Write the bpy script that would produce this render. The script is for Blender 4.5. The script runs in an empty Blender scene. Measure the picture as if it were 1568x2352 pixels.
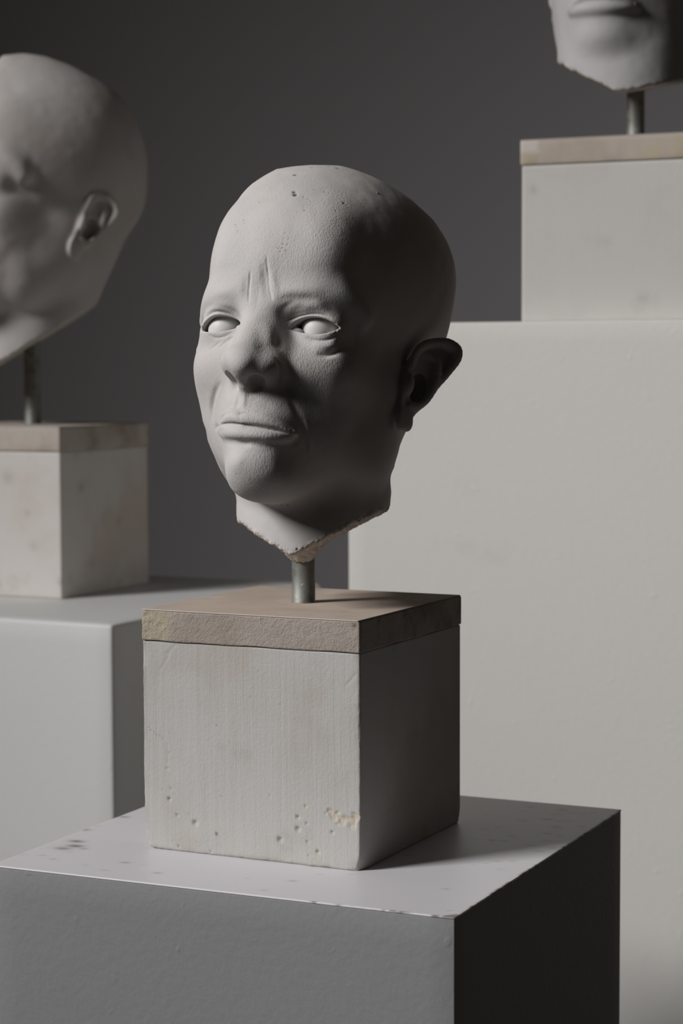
import bpy, math, time
import numpy as np
from mathutils import Matrix, Vector

# ------------------------------------------------------------------ scene, camera, light
sc = bpy.context.scene
COL = sc.collection
EYE = 1.24                       # camera height above the floor
FPX, PITCH, ROLL = 4805.5, .0684, -.00332
cam = bpy.data.cameras.new('camera'); cam_ob = bpy.data.objects.new('camera', cam); COL.objects.link(cam_ob); sc.camera = cam_ob
cam.sensor_fit = 'HORIZONTAL'; cam.sensor_width = 36; cam.lens = FPX / 1568 * 36
_c, _s, _cr, _sr = math.cos(PITCH), math.sin(PITCH), math.cos(ROLL), math.sin(ROLL)
_fw = np.array([0, _c, -_s]); _up = np.array([0, _s, _c]); _rt = np.array([1, 0, 0.])
_r = _rt * _cr + _up * _sr; _u = -_rt * _sr + _up * _cr
cam_ob.matrix_world = Matrix([[_r[i], _u[i], -_fw[i], (0, 0, EYE)[i]] for i in range(3)] + [[0, 0, 0, 1]])
cam.dof.use_dof = True; cam.dof.focus_distance = 1.42; cam.dof.aperture_fstop = 12.0
cam.clip_start = .05
world = bpy.data.worlds.new('studio_ambient'); sc.world = world; world.use_nodes = True
bg = world.node_tree.nodes['Background']; bg.inputs[0].default_value = (1.0, .90, .78, 1); bg.inputs[1].default_value = .007

def area(name, loc, target, size, energy, col=(1, 1, 1), spread=180):
    l = bpy.data.lights.new(name, 'AREA'); l.shape = 'RECTANGLE'; l.size, l.size_y = size; l.energy = energy; l.color = col
    l.spread = math.radians(spread)
    o = bpy.data.objects.new(name, l); COL.objects.link(o); o.location = loc
    o.rotation_euler = (Vector(target) - Vector(loc)).to_track_quat('-Z', 'Y').to_euler()
    return o
# one softbox on the left, a little in front of the sculptures and above them
area('softbox_light', (-3.35, .0, EYE + 2.2), (.75, 1.5, EYE - .30), (1.1, 1.4), 19.5, (1, .985, .975), 54)
sc.view_settings.view_transform = 'Standard'; sc.view_settings.look = 'None'
sc.view_settings.exposure = 0; sc.view_settings.gamma = 1; sc.view_settings.use_curve_mapping = False

# ------------------------------------------------------------------ helpers
def tag(o, label=None, cat=None, group=None, kind=None):
    if label: o['label'] = label
    if cat: o['category'] = cat
    if group: o['group'] = group
    if kind: o['kind'] = kind
    return o
def empty(name, loc, rz=0):
    o = bpy.data.objects.new(name, None); COL.objects.link(o); o.location = loc; o.rotation_euler = (0, 0, rz); o.empty_display_size = .05
    return o
def mesh(name, V, F, mat, parent=None, smooth=True, attrs=None):
    F = np.asarray(F); n = F.shape[1]
    me = bpy.data.meshes.new(name); me.vertices.add(len(V)); me.vertices.foreach_set('co', np.asarray(V, np.float32).ravel())
    me.loops.add(len(F) * n); me.loops.foreach_set('vertex_index', F.ravel().astype(np.int32))
    me.polygons.add(len(F)); me.polygons.foreach_set('loop_start', np.arange(0, len(F) * n, n, dtype=np.int32))
    me.update(calc_edges=True); me.polygons.foreach_set('use_smooth', np.full(len(F), smooth)); me.materials.append(mat)
    for k, a in (attrs or {}).items():
        at = me.attributes.new(k, 'FLOAT', 'POINT'); at.data.foreach_set('value', np.asarray(a, np.float32))
    o = bpy.data.objects.new(name, me); COL.objects.link(o)
    if parent is not None: o.parent = parent
    return o

class Mat:
    """small helper for procedural node materials"""
    def __init__(s, name, rough=.8, spec=.3):
        s.m = bpy.data.materials.new(name); s.m.use_nodes = True; s.t = s.m.node_tree; s.n = s.t.nodes; s.b = s.n['Principled BSDF']
        s.b.inputs['Roughness'].default_value = rough; s.b.inputs['Specular IOR Level'].default_value = spec
        s.tc = s.n.new('ShaderNodeTexCoord'); s.col = None; s.h = None
    def link(s, a, b): s.t.links.new(a, b)
    def mapping(s, scale=(1, 1, 1), rot=(0, 0, 0), loc=(0, 0, 0)):
        m = s.n.new('ShaderNodeMapping'); m.inputs['Scale'].default_value = scale; m.inputs['Rotation'].default_value = rot; m.inputs['Location'].default_value = loc
        s.link(s.tc.outputs['Object'], m.inputs['Vector']); return m.outputs[0]
    def noise(s, scale, detail=4, rough=.55, vec=None, dist=0):
        t = s.n.new('ShaderNodeTexNoise'); t.inputs['Scale'].default_value = scale; t.inputs['Detail'].default_value = detail
        t.inputs['Roughness'].default_value = rough; t.inputs['Distortion'].default_value = dist
        s.link(vec if vec is not None else s.tc.outputs['Object'], t.inputs['Vector']); return t.outputs['Fac']
    def ramp(s, v, a, b, lo=0, hi=1):
        r = s.n.new('ShaderNodeMapRange'); r.interpolation_type = 'SMOOTHSTEP'
        for i, x in zip(('From Min', 'From Max', 'To Min', 'To Max'), (a, b, lo, hi)): r.inputs[i].default_value = x
        s.link(v, r.inputs['Value']); return r.outputs[0]
    def attr(s, name):
        a = s.n.new('ShaderNodeAttribute'); a.attribute_name = name; return a.outputs['Fac']
    def math(s, op, a, b):
        m = s.n.new('ShaderNodeMath'); m.operation = op
        for i, x in enumerate((a, b)):
            if isinstance(x, (int, float)): m.inputs[i].default_value = x
            else: s.link(x, m.inputs[i])
        return m.outputs[0]
    def base(s, c): s.col = tuple(c) + (1,); return s
    def mix(s, fac, c):
        m = s.n.new('ShaderNodeMix'); m.data_type = 'RGBA'; m.clamp_factor = True
        if isinstance(fac, (int, float)): m.inputs[0].default_value = fac
        else: s.link(fac, m.inputs[0])
        if isinstance(s.col, tuple): m.inputs[6].default_value = s.col
        else: s.link(s.col, m.inputs[6])
        m.inputs[7].default_value = tuple(c) + (1,); s.col = m.outputs[2]; return s
    def bump(s, h, strength, dist):
        b = s.n.new('ShaderNodeBump'); b.inputs['Strength'].default_value = strength; b.inputs['Distance'].default_value = dist
        s.link(h, b.inputs['Height'])
        if s.h is not None: s.link(s.h, b.inputs['Normal'])
        s.h = b.outputs[0]; return s
    def done(s):
        if isinstance(s.col, tuple): s.b.inputs['Base Color'].default_value = s.col
        else: s.link(s.col, s.b.inputs['Base Color'])
        if s.h is not None: s.link(s.h, s.b.inputs['Normal'])
        return s.m

# ------------------------------------------------------------------ materials
m = Mat('grey_studio_wall', .95, .1); m.base((.70, .68, .70)); m.mix(m.ramp(m.noise(1.2, 3), .35, .7, 0, .25), (.64, .62, .64)); m.bump(m.noise(160, 3), .15, .002); WALL = m.done()
m = Mat('grey_concrete_floor', .8, .3); m.base((.16, .155, .15)); m.mix(m.ramp(m.noise(3, 5), .4, .65, 0, .5), (.12, .118, .115)); m.bump(m.noise(40, 4), .2, .003); FLOOR = m.done()
m = Mat('warm_bounce_wall', .95, .1); m.base((.30, .265, .22)); m.bump(m.noise(160, 3), .15, .002); WARMW = m.done()
def paint(name, c, c2, rough=.55, peel=.25, spec=.4):
    m = Mat(name, rough, spec); m.base(c); m.mix(m.ramp(m.noise(2.5, 4), .4, .7, 0, .6), c2)
    m.mix(m.ramp(m.noise(9, 5, .6), .62, .74, 0, .35), tuple(x * .86 for x in c2))
    m.mix(m.attr('stain'), (.13, .10, .075))
    m.bump(m.noise(170, 2, .5), peel, .0009); m.bump(m.noise(55, 3, .6), peel * .6, .0012)
    m.bump(m.ramp(m.noise(75, 2, .4), .68, .75), peel * 1.0, .0006)
    return m.done()
TALLP = paint('cream_plinth_paint', (.73, .715, .68), (.70, .69, .665), .75, .22, .25)
LEFTP = paint('pale_grey_plinth_paint', (.68, .675, .665), (.65, .65, .65), .6, .16, .35)
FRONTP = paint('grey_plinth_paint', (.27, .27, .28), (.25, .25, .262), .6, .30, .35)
FRONTT = paint('pale_lilac_grey_top', (.72, .70, .73), (.70, .685, .715), .42, .05, .5)

def plaster(name, c, warm, vert=.0, pores=.35, raw=(.56, .495, .41), fine=.35):
    m = Mat(name, .85, .2); m.base(c)
    m.mix(m.ramp(m.noise(9, 4, .55), .42, .68, 0, .8), warm)
    m.mix(m.ramp(m.noise(22, 4, .6, m.mapping(loc=(3, 1, 7))), .55, .75, 0, .40), tuple(x * .80 for x in warm))
    m.mix(m.ramp(m.noise(14, 3, .5, m.mapping(loc=(9, 4, 2))), .6, .75, 0, .35), tuple(x * f for x, f in zip(c, (.86, .90, .95))))
    m.mix(m.attr('raw'), raw)
    m.mix(m.attr('stain'), (.16, .11, .07))
    m.bump(m.noise(420, 3, .6), fine, .0007)
    m.bump(m.noise(1100, 2, .5), fine, .0003)
    if vert:
        m.bump(m.noise(1, 4, .6, m.mapping((900, 900, 12))), vert, .0007)
        m.bump(m.noise(1, 3, .6, m.mapping((180, 180, 5), (0, .02, 0))), vert * .8, .0012)
    if pores:
        m.bump(m.ramp(m.noise(300, 2, .5, m.mapping(loc=(1, 2, 3))), .70, .76, 1, 0), pores, .0005)
    return m
BLOCKM = plaster('brushed_block_plaster', (.515, .505, .485), (.45, .395, .36), .28, .2).done()
BLOCKL = plaster('stained_block_plaster', (.69, .66, .63), (.62, .53, .47), .2, .1).done()
BLOCKR = plaster('smooth_block_plaster', (.60, .585, .56), (.57, .53, .50), .1, .1).done()
def cap(name, c, c2, c3, k=1):
    m = Mat(name, .9, .15); m.base(c); m.mix(m.ramp(m.noise(16, 4, .6), .38, .66, 0, .8), c2); m.mix(m.ramp(m.noise(34, 4, .6, m.mapping(loc=(4, 4, 1))), .56, .74, 0, .7), c3)
    m.mix(m.attr('raw'), (.50, .43, .31)); m.mix(m.attr('stain'), (.18, .13, .09)); m.mix(m.attr('pale'), (.62, .57, .53))
    m.bump(m.noise(900, 3, .7), .7 * k, .0010); m.bump(m.noise(380, 4, .65), .6 * k, .0013)
    return m.done()
CAPM = cap('sandy_cap_plaster', (.43, .375, .335), (.345, .29, .25), (.27, .225, .185))
CAPT = cap('beige_cap_top', (.53, .44, .375), (.47, .385, .32), (.60, .52, .46), .12)
CAPL = cap('soft_cap_plaster', (.56, .50, .45), (.46, .38, .32), (.38, .30, .24), .4)
CAPR = cap('yellowed_tape', (.50, .44, .385), (.42, .355, .30), (.52, .46, .33), .2)
m = Mat('worn_steel_rod', .58, .4); m.b.inputs['Metallic'].default_value = .5; m.base((.25, .255, .235)); m.mix(m.ramp(m.noise(90, 4, .6), .45, .7, 0, .9), (.14, .135, .12)); m.mix(m.ramp(m.noise(300, 3), .66, .72, 0, .7), (.6, .58, .54)); m.bump(m.noise(300, 3), .2, .0004); ROD = m.done()

# ------------------------------------------------------------------ structure
def quad(name, pts, mat): 
    return tag(mesh(name, pts, [[0, 1, 2, 3]], mat, smooth=False), kind='structure')
WY = 3.55
quad('bounce_wall_right', [(3.2, WY, 0), (3.2, -3, 0), (3.2, -3, 4), (3.2, WY, 4)], WARMW)  # unseen wall, added to bounce warm light onto the dark sides
quad('floor', [(-6, -3, 0), (3.2, -3, 0), (3.2, WY, 0), (-6, WY, 0)], FLOOR)
quad('wall_back', [(-6, WY, 0), (3.2, WY, 0), (3.2, WY, 4), (-6, WY, 4)], WALL)

# ------------------------------------------------------------------ boxes with worn edges
def grid_box(x0, x1, y0, y1, z0, z1, step, r, bottom=True):
    """closed box of fine quads, edges rounded by r"""
    X = [np.unique(np.r_[np.linspace(a, b, max(2, int(round((b - a) / step)) + 1)), a + r * .35, a + r, b - r, b - r * .35]) for a, b in ((x0, x1), (y0, y1), (z0, z1))]
    V = []; F = []; off = 0; lim = ((x0, x1), (y0, y1), (z0, z1))
    for ax in range(3):
        u, v = [(1, 2), (2, 0), (0, 1)][ax]
        for side in (0, 1):
            if ax == 2 and side == 0 and not bottom: continue
            U, W = np.meshgrid(X[u], X[v], indexing='ij'); P = np.zeros(U.shape + (3,)); P[..., u] = U; P[..., v] = W; P[..., ax] = lim[ax][side]
            a, b = U.shape; i = np.arange(a * b).reshape(a, b)
            q = np.stack([i[:-1, :-1], i[1:, :-1], i[1:, 1:], i[:-1, 1:]], -1).reshape(-1, 4)
            if side == 0: q = q[:, ::-1]
            V.append(P.reshape(-1, 3)); F.append(q + off); off += a * b
    V = np.concatenate(V); F = np.concatenate(F)
    _, idx, inv = np.unique(np.round(V * 1e6).astype(np.int64), axis=0, return_index=True, return_inverse=True)
    V = V[idx]; F = inv.reshape(-1)[F]
    lo = np.array([x0, y0, z0]) + r; hi = np.array([x1, y1, z1]) - r
    C = np.clip(V, lo, hi); D = V - C; L = np.linalg.norm(D, axis=1); k = L > 1e-9
    V[k] = C[k] + D[k] / L[k, None] * r
    return V, F
def frame(q, z):
    """q = front corner x, y, yaw, left length, right length -> (base origin, rotation)"""
    return (q[0], q[1], z), -q[2]
# ------------------------------------------------------------------ signed distance modelling of a head (units mm: x head-left, F forward, z up)
f32=np.float32
def V3(*a): return np.array(a,f32)
def ell(P,c,r,rot=None):
    q=P-V3(*c)
    if rot is not None: q=q@rot
    r=V3(*r); a=q/r; k0=np.sqrt((a*a).sum(-1)); b=a/r; k1=np.sqrt((b*b).sum(-1))+1e-9
    return k0*(k0-1)/k1
def rotm(ax,deg):
    t=np.radians(deg);c,s=np.cos(t),np.sin(t)
    return {'x':np.array([[1,0,0],[0,c,-s],[0,s,c]],f32),'y':np.array([[c,0,s],[0,1,0],[-s,0,c]],f32),'z':np.array([[c,-s,0],[s,c,0],[0,0,1]],f32)}[ax]
def seg(P,a,b):
    a=V3(*a);b=V3(*b);ab=b-a;q=P-a
    t=np.clip((q@ab)/max(float(ab@ab),1e-9),0,1)
    return np.sqrt(((q-t[:,None]*ab)**2).sum(-1)),t
def cone(P,a,b,ra,rb):
    d,t=seg(P,a,b); return d-(ra+(rb-ra)*t)
def path(P,pts):
    # pts rows x,F,z,r
    d=None
    for i in range(len(pts)-1):
        e=cone(P,pts[i][:3],pts[i+1][:3],pts[i][3],pts[i+1][3])
        d=e if d is None else np.minimum(d,e)
    return d
def smin(a,b,k):
    h=np.clip(.5+.5*(b-a)/k,0,1); return b+(a-b)*h-k*h*(1-h)
def smax(a,b,k): return -smin(-a,-b,k)
def spl(pts,n=5):
    # catmull-rom through control rows
    p=np.array(pts,float); 
    if len(p)<3: return [tuple(x) for x in p]
    q=np.vstack([2*p[0]-p[1],p,2*p[-1]-p[-2]]);o=[]
    for i in range(1,len(q)-2):
        for t in np.arange(n)/n:
            o.append(.5*((2*q[i])+(-q[i-1]+q[i+1])*t+(2*q[i-1]-5*q[i]+4*q[i+1]-q[i+2])*t*t+(-q[i-1]+3*q[i]-3*q[i+1]+q[i+2])*t**3))
    o.append(q[-2]); return [tuple(x) for x in o]
def hash3(i):
    n=(i[...,0].astype(np.int64)*374761393+i[...,1].astype(np.int64)*668265263+i[...,2].astype(np.int64)*2147483647)&0xffffffff
    n=((n^(n>>13))*1274126177)&0xffffffff; n=n^(n>>16); return (n&0xffff).astype(f32)/65535*2-1
def noise(P,s):
    q=P/s; i=np.floor(q).astype(np.int64); f=(q-i).astype(f32); f=f*f*(3-2*f); r=0
    for a in (0,1):
        for b in (0,1):
            for c in (0,1):
                w=(f[:,0] if a else 1-f[:,0])*(f[:,1] if b else 1-f[:,1])*(f[:,2] if c else 1-f[:,2])
                r=r+w*hash3(i+np.array([a,b,c]))
    return r

def curve(P,pts,tau=3.0,M=14):
    """smooth tube along a cubic through the control rows x,F,z,r"""
    c=np.array(pts,float);L=np.r_[0,np.cumsum(np.linalg.norm(np.diff(c[:,:3],axis=0),axis=1))];L/=L[-1]
    co=[np.polyfit(L,c[:,k],min(3,len(c)-1)) for k in range(4)]
    ts=np.linspace(0,1,M);Q=np.stack([np.polyval(co[k],ts) for k in range(3)],1).astype(f32)
    d2=((P[:,None,:]-Q[None])**2).sum(2); mn=d2.min(1,keepdims=True)
    w=np.exp(-(d2-mn)/(2*tau*tau)); t=(w@ts.astype(f32))/w.sum(1)
    C=np.stack([np.polyval(co[k],t) for k in range(3)],1)
    return np.sqrt(((P-C)**2).sum(1))-np.polyval(co[3],t)
EX,EF,EZ,ER=31.5,68.5,-1.0,13.2
def face_base(P):
    """P: x(head-left), F(forward), z ; mm"""
    x=P[:,0]; S=P.copy(); S[:,0]=np.abs(x); F=P[:,1]; z=P[:,2]
    d=ell(S,(0,-10,46),(76,98,81))
    d=smin(d,ell(S,(0,34,38),(56,60,52)),22)
    d=smin(d,ell(S,(30,49,44),(21,38,36)),16)
    d=smin(d,ell(S,(0,30,-32),(61,58,60)),16)
    d=smin(d,ell(S,(32,60,-26),(21,20,20)),18)
    d=smin(d,ell(S,(28,42,-56),(19,23,30)),14)
    d=smin(d,ell(S,(0,22,-72),(49,57,44)),16)
    d=smin(d,ell(S,(46,10,-70),(16,26,28)),16)
    d=smin(d,ell(S,(50,-12,-34),(22,36,42)),14)
    d=smin(d,ell(S,(0,68,-99),(27,27,21)),18)
    d=smin(d,ell(S,(0,66,-70),(32,34,28)),13)
    return d,S
def face(P,strokes=()):
    d,S=face_base(P); x=P[:,0];F=P[:,1];z=P[:,2]
    # socket
    d=smax(d,-ell(S,(26,101,2),(17,17,12)),12)
    # brow
    d=smin(d,curve(S,[(6,83,17,8),(26,82,20,8),(44,72,19,8),(57,56,10,5)],5),12)
    # nose
    n=path(S,[(0,81,14,8.5),(0,89.5,0,8.5),(0,98,-20,9.3),(0,104,-34,10.3)])
    n=smin(n,path(S,[(3.5,84,4,8.5),(8,90.5,-27,10.5)]),6)
    n=smin(n,ell(S,(0,107.5,-38),(10.5,11.5,10)),8)
    n=smin(n,ell(S,(12.3,95.5,-39.5),(9.2,13.5,10)),7)
    n=smin(n,path(S,[(0,106.5,-43,4.5),(0,99,-48,5.5)]),5)
    d=smin(d,n,10)
    # lips
    up=curve(S,[(31,83.5,-75.5,1.2),(20,92.5,-72.2,3.0),(9,97.8,-70,3.6),(0,99,-70.5,3.5)],2.5)
    lo=curve(S,[(28,83,-77.5,1.6),(18,91.5,-79.3,3.5),(9,95.6,-80.3,4.3),(0,96.8,-80.6,4.6)],2.5)
    d=smin(d,up,4.5); d=smin(d,lo,4.5)
    m=curve(S,[(33,89,-75.8,.6),(22,95.5,-75.4,1.0),(11,100.4,-74.8,1.3),(0,101.6,-75,1.3)],2.5)
    d=smax(d,-m,1.6)
    # labiomental groove
    d=smax(d,-curve(S,[(24,98,-90,3),(12,105,-92,5),(0,107,-92.5,5.5)],4),9)
    # lids
    lid=ell(S,(EX,EF,EZ),(18.5,16.8,17))
    d=smin(d,lid,7)
    # opening
    u=S[:,0]-EX; zz=z-EZ
    op=almond(u,zz)
    op=np.maximum(op,66-F)
    d=smax(d,-op,1.2)
    cav=np.sqrt((u)**2+(F-EF)**2+(zz)**2)-(ER+.25)
    d=smax(d,-np.maximum(cav,60-F),.8)
    d=smin(d,ell(S,(EX-13.4,EF+8.6,EZ-2.4),(4.2,4.2,2.8)),2.2)
    # nostrils
    no=ell(S,(9.0,102,-50),(4.9,7.5,5.0),rotm('x',20))
    d=smax(d,-no,1.8)
    return d,S
def almond(u,z):
    # inner corner (-15,-2.5) outer (15,1)
    t=(u+15)/30; t=np.clip(t,-.3,1.3)
    base=-2.5+3.0*t
    s=np.clip(np.sin(np.pi*np.clip(t,0,1)),0,1)
    upc=base+ (6.6*np.clip(t,0,1)**.55*np.clip(1-t,0,1)**.8*3.3)
    loc=base- (5.2*np.clip(t,0,1)**.9*np.clip(1-t,0,1)**.6*2.2)
    d=np.maximum(z-upc,loc-z)
    d=np.maximum(d,np.maximum(-15-u,u-15))
    return d*.85
NECK=[(0,-8,-70,52),(0,-12,-120,50),(0,-18,-200,50)]
def neck(P):
    return path(P,NECK)
def field(P,strokes=(),full=True):
    P=P.astype(f32)
    Q=P.copy(); Q[:,2]=np.where(P[:,2]<0,P[:,2]*1.09,P[:,2])
    d,S=face(Q)
    if EAR is not None:
        m=(S[:,0]>45)&(S[:,1]<35)&(S[:,1]>-60)&(np.abs(P[:,2]+18)<60)
        if m.any():
            e,con=ear(np.where(P[m,:1]<0,P[m]*np.array([[-1,1,1]],f32)+np.array([[3,15,-6]],f32),P[m]),EAR)
            t=smin(d[m],e,3.5); d[m]=smax(t,-con,2.0)
    nk=neck(P)
    d=smin(d,nk,10)
    for pl in CUT: 
        nx,nF,nz,off=pl; d=smax(d,P[:,0]*nx+P[:,1]*nF+P[:,2]*nz-off,2.5)
    for c,r in PLUG: d=smin(d,ell(P,c,r),5)
    return d
CUT=[(-0.4444, 0.0115, -0.8958, 120.66), (0.4358, -0.2866, -0.8532, 111.92)]
PLUG=[((-8.4,-14.5,-123),(15,15,9)),((-8,-15,-128),(9.5,9.5,8))]
EAR=dict(A=(71,-2,-20),e1=(.6157,-.788,0),e2=(-.0868,-.0678,.9939),n=(.7832,.6119,.1101),
 out=[(-4,17),(4.2,27.2),(10.9,30.5),(21.3,33.6),(28.4,31.0),(32.2,25.6),(31.3,18.0),(27.3,11.3),(23.0,3.5),(15.7,-8.1),(7.2,-19.7),(0.4,-28.4),(-5.4,-33.1),(-8.7,-32.1),(-10.1,-26.5),(-8,-10)])
def poly2(a,b,pts):
    p=np.array(pts,f32);n=len(p);d=np.full(len(a),1e9,f32);ins=np.zeros(len(a),bool)
    for i in range(n):
        x0,y0=p[i];x1,y1=p[(i+1)%n];ex,ey=x1-x0,y1-y0;wx,wy=a-x0,b-y0
        t=np.clip((wx*ex+wy*ey)/(ex*ex+ey*ey),0,1);d=np.minimum(d,(wx-ex*t)**2+(wy-ey*t)**2)
        c=((y0<=b)!=(y1<=b))&(a<(x1-x0)*(b-y0)/((y1-y0) if y1!=y0 else 1e-9)+x0); ins^=c
    d=np.sqrt(d);return np.where(ins,-d,d)
def ear(S,E):
    q=S-V3(*E['A']);a=q@V3(*E['e1']);b=q@V3(*E['e2']);c=q@V3(*E['n'])
    c=c-(a-12)**2*.010
    out=spl(E['out']+[E['out'][0]],3)[:-1]
    pd=poly2(a,b,out)
    d=smax(pd+1.5,np.abs(c)-1.6,2.5)-.6
    C=np.stack([a,b,c],1).astype(f32)
    # helix rim follows the outline from front top round to the lobe
    rim=[(0,12,1,2.2),(1,21,2.5,2.8),(6,27,3,3.0),(14,30.2,3,3.2),(22,31,3,3.4),(28.5,27.5,2.8,3.4),(29.8,21,2.5,3.2),(26.5,12.5,2,2.8),(21.5,3,1.6,2.4),(14.5,-8.5,1,2),(7,-18.5,.6,2)]
    r=None
    sp=spl(rim,3)
    for i in range(len(sp)-1):
        e=cone(C,sp[i][:3],sp[i+1][:3],sp[i][3],sp[i+1][3]); r=e if r is None else smin(r,e,.6)
    d=smin(d,r,1.5)
    ah=None;sp=spl([(7,21.5,.5,1.6),(13,21.5,1.5,2.2),(18.3,17.5,2.6,2.6),(19.3,6,3,2.7),(16.5,-5,3,2.7),(12.5,-11,2.6,2.6),(6,-15,2.4,2.6)],3)
    for i in range(len(sp)-1):
        e=cone(C,sp[i][:3],sp[i+1][:3],sp[i][3],sp[i+1][3]); ah=e if ah is None else smin(ah,e,.6)
    d=smin(d,ah,2.5)
    d=smin(d,ell(C,(-1,-24,1),(8,8,3.4)),3)
    d=smin(d,ell(C,(-1.5,-1,3),(4,7,4.5)),3)   # tragus
    d=smin(d,ell(C,(4,-14.5,2),(5,3,3)),2)
    d=smin(d,ell(C,(8,-1,-4.5),(9.5,13,4.5)),3)
    con=ell(C,(8,-2,-.5),(7.5,11,5.0))
    return d,con
def nets(fn,lo,hi,h):
    n=np.ceil((np.array(hi)-np.array(lo))/h).astype(int)+1
    ax=[lo[i]+h*np.arange(n[i]) for i in range(3)]
    # coarse pass
    D=np.full(n,9.,f32)
    c=4
    cax=[a[::c] for a in ax]
    G=np.stack(np.meshgrid(*cax,indexing='ij'),-1).reshape(-1,3)
    cd=fn(G).reshape([len(a) for a in cax])
    act=np.abs(cd)<h*c*1.9+4
    S=np.repeat(np.repeat(np.repeat(cd,c,0),c,1),c,2)[:n[0],:n[1],:n[2]]
    A=np.repeat(np.repeat(np.repeat(act,c,0),c,1),c,2)[:n[0],:n[1],:n[2]]
    # shift: block centred
    A2=A.copy()
    for axn in range(3):
        A2=A2|np.roll(A2,c//2,axn)|np.roll(A2,-c//2,axn)
    D=S.copy()
    idx=np.argwhere(A2)
    pts=np.array(lo)+idx*h
    D[A2]=np.concatenate([fn(pts[i:i+400000]) for i in range(0,len(pts),400000)])
    s=D<0
    # cells
    cnt=np.zeros(np.array(n)-1,np.int8)
    for a in (0,1):
        for b in (0,1):
            for e in (0,1): cnt+=s[a:n[0]-1+a,b:n[1]-1+b,e:n[2]-1+e]
    cell=(cnt>0)&(cnt<8); ids=-np.ones(cell.shape,np.int64); ci=np.argwhere(cell); ids[cell]=np.arange(len(ci))
    acc=np.zeros((len(ci),3));w=np.zeros(len(ci))
    cr=[(a,b,e) for a in(0,1) for b in (0,1) for e in (0,1)]
    for k in range(3):
        for o in cr:
            if o[k]: continue
            o2=list(o);o2[k]=1
            i0=ci+np.array(o);i1=ci+np.array(o2)
            d0=D[i0[:,0],i0[:,1],i0[:,2]];d1=D[i1[:,0],i1[:,1],i1[:,2]]
            m=(d0<0)!=(d1<0); t=np.where(m,d0/(d0-d1+1e-12),0)
            p=i0+0.; p[:,k]+=t; acc[m]+=p[m]; w+=m
    Vt=np.array(lo)+acc/w[:,None]*h
    faces=[]
    for k in range(3):
        a=[slice(None)]*3;b=[slice(None)]*3;a[k]=slice(0,-1);b[k]=slice(1,None)
        cross=s[tuple(a)]!=s[tuple(b)]
        e=np.argwhere(cross); j,l=[(1,2),(2,0),(0,1)][k]
        ok=(e[:,j]>0)&(e[:,l]>0)&(e[:,j]<n[j]-1)&(e[:,l]<n[l]-1); e=e[ok]
        q=[]
        for dj,dl in ((-1,-1),(0,-1),(0,0),(-1,0)):
            c2=e.copy();c2[:,j]+=dj;c2[:,l]+=dl; q.append(ids[c2[:,0],c2[:,1],c2[:,2]])
        q=np.stack(q,1); inside=s[e[:,0],e[:,1],e[:,2]]
        q[~inside]=q[~inside][:,::-1]; faces.append(q)
    return Vt,np.concatenate(faces)
def subdiv(Vt,Fq):
    E=np.concatenate([Fq[:,[i,(i+1)%4]] for i in range(4)]); Es=np.sort(E,1)
    key=Es[:,0]*len(Vt)+Es[:,1]; u,inv=np.unique(key,return_inverse=True)
    a=u//len(Vt);b=u%len(Vt); mid=(Vt[a]+Vt[b])/2; cen=Vt[Fq].mean(1)
    nV=len(Vt);m=inv.reshape(4,-1).T+nV; c=nV+len(u)+np.arange(len(Fq))
    nf=[np.stack([Fq[:,i],m[:,i],c,m[:,(i+3)%4]],1) for i in range(4)]
    return np.concatenate([Vt,mid,cen]),np.concatenate(nf)
def project(fn,Vt,it=2,e=.35,mx=.8):
    for _ in range(it):
        out=[]
        for i in range(0,len(Vt),200000):
            p=Vt[i:i+200000]
            # tetrahedron gradient
            k=np.array([[1,-1,-1],[-1,-1,1],[-1,1,-1],[1,1,1.]])
            g=0;s=0
            for kk in k:
                v=fn(p+kk*e); g=g+v[:,None]*kk; s=s+v
            g=g/(4*e); gn=(g*g).sum(1)+1e-6; d=s/4
            st=(d/gn)[:,None]*g; ln=np.sqrt((st**2).sum(1,keepdims=True)); st*=np.minimum(1,mx/(ln+1e-9))
            out.append(p-st)
        Vt=np.concatenate(out)
    return Vt
def relax(Vt,Fq,a=.5):
    acc=np.zeros_like(Vt);w=np.zeros(len(Vt))
    for i in range(4):
        np.add.at(acc,Fq[:,i],Vt[Fq[:,(i+1)%4]]+Vt[Fq[:,(i+3)%4]]);np.add.at(w,Fq[:,i],2)
    return Vt*(1-a)+a*acc/w[:,None]
def build(fn,lo,hi,h,levels):
    Vt,Fq=nets(fn,lo,hi,h)
    for _ in range(2): Vt=relax(Vt,Fq); Vt=project(fn,Vt,1)
    for l in range(levels):
        Vt,Fq=subdiv(Vt,Fq); Vt=project(fn,Vt,1,e=.4 if l==0 else .2)
    return Vt,Fq

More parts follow.
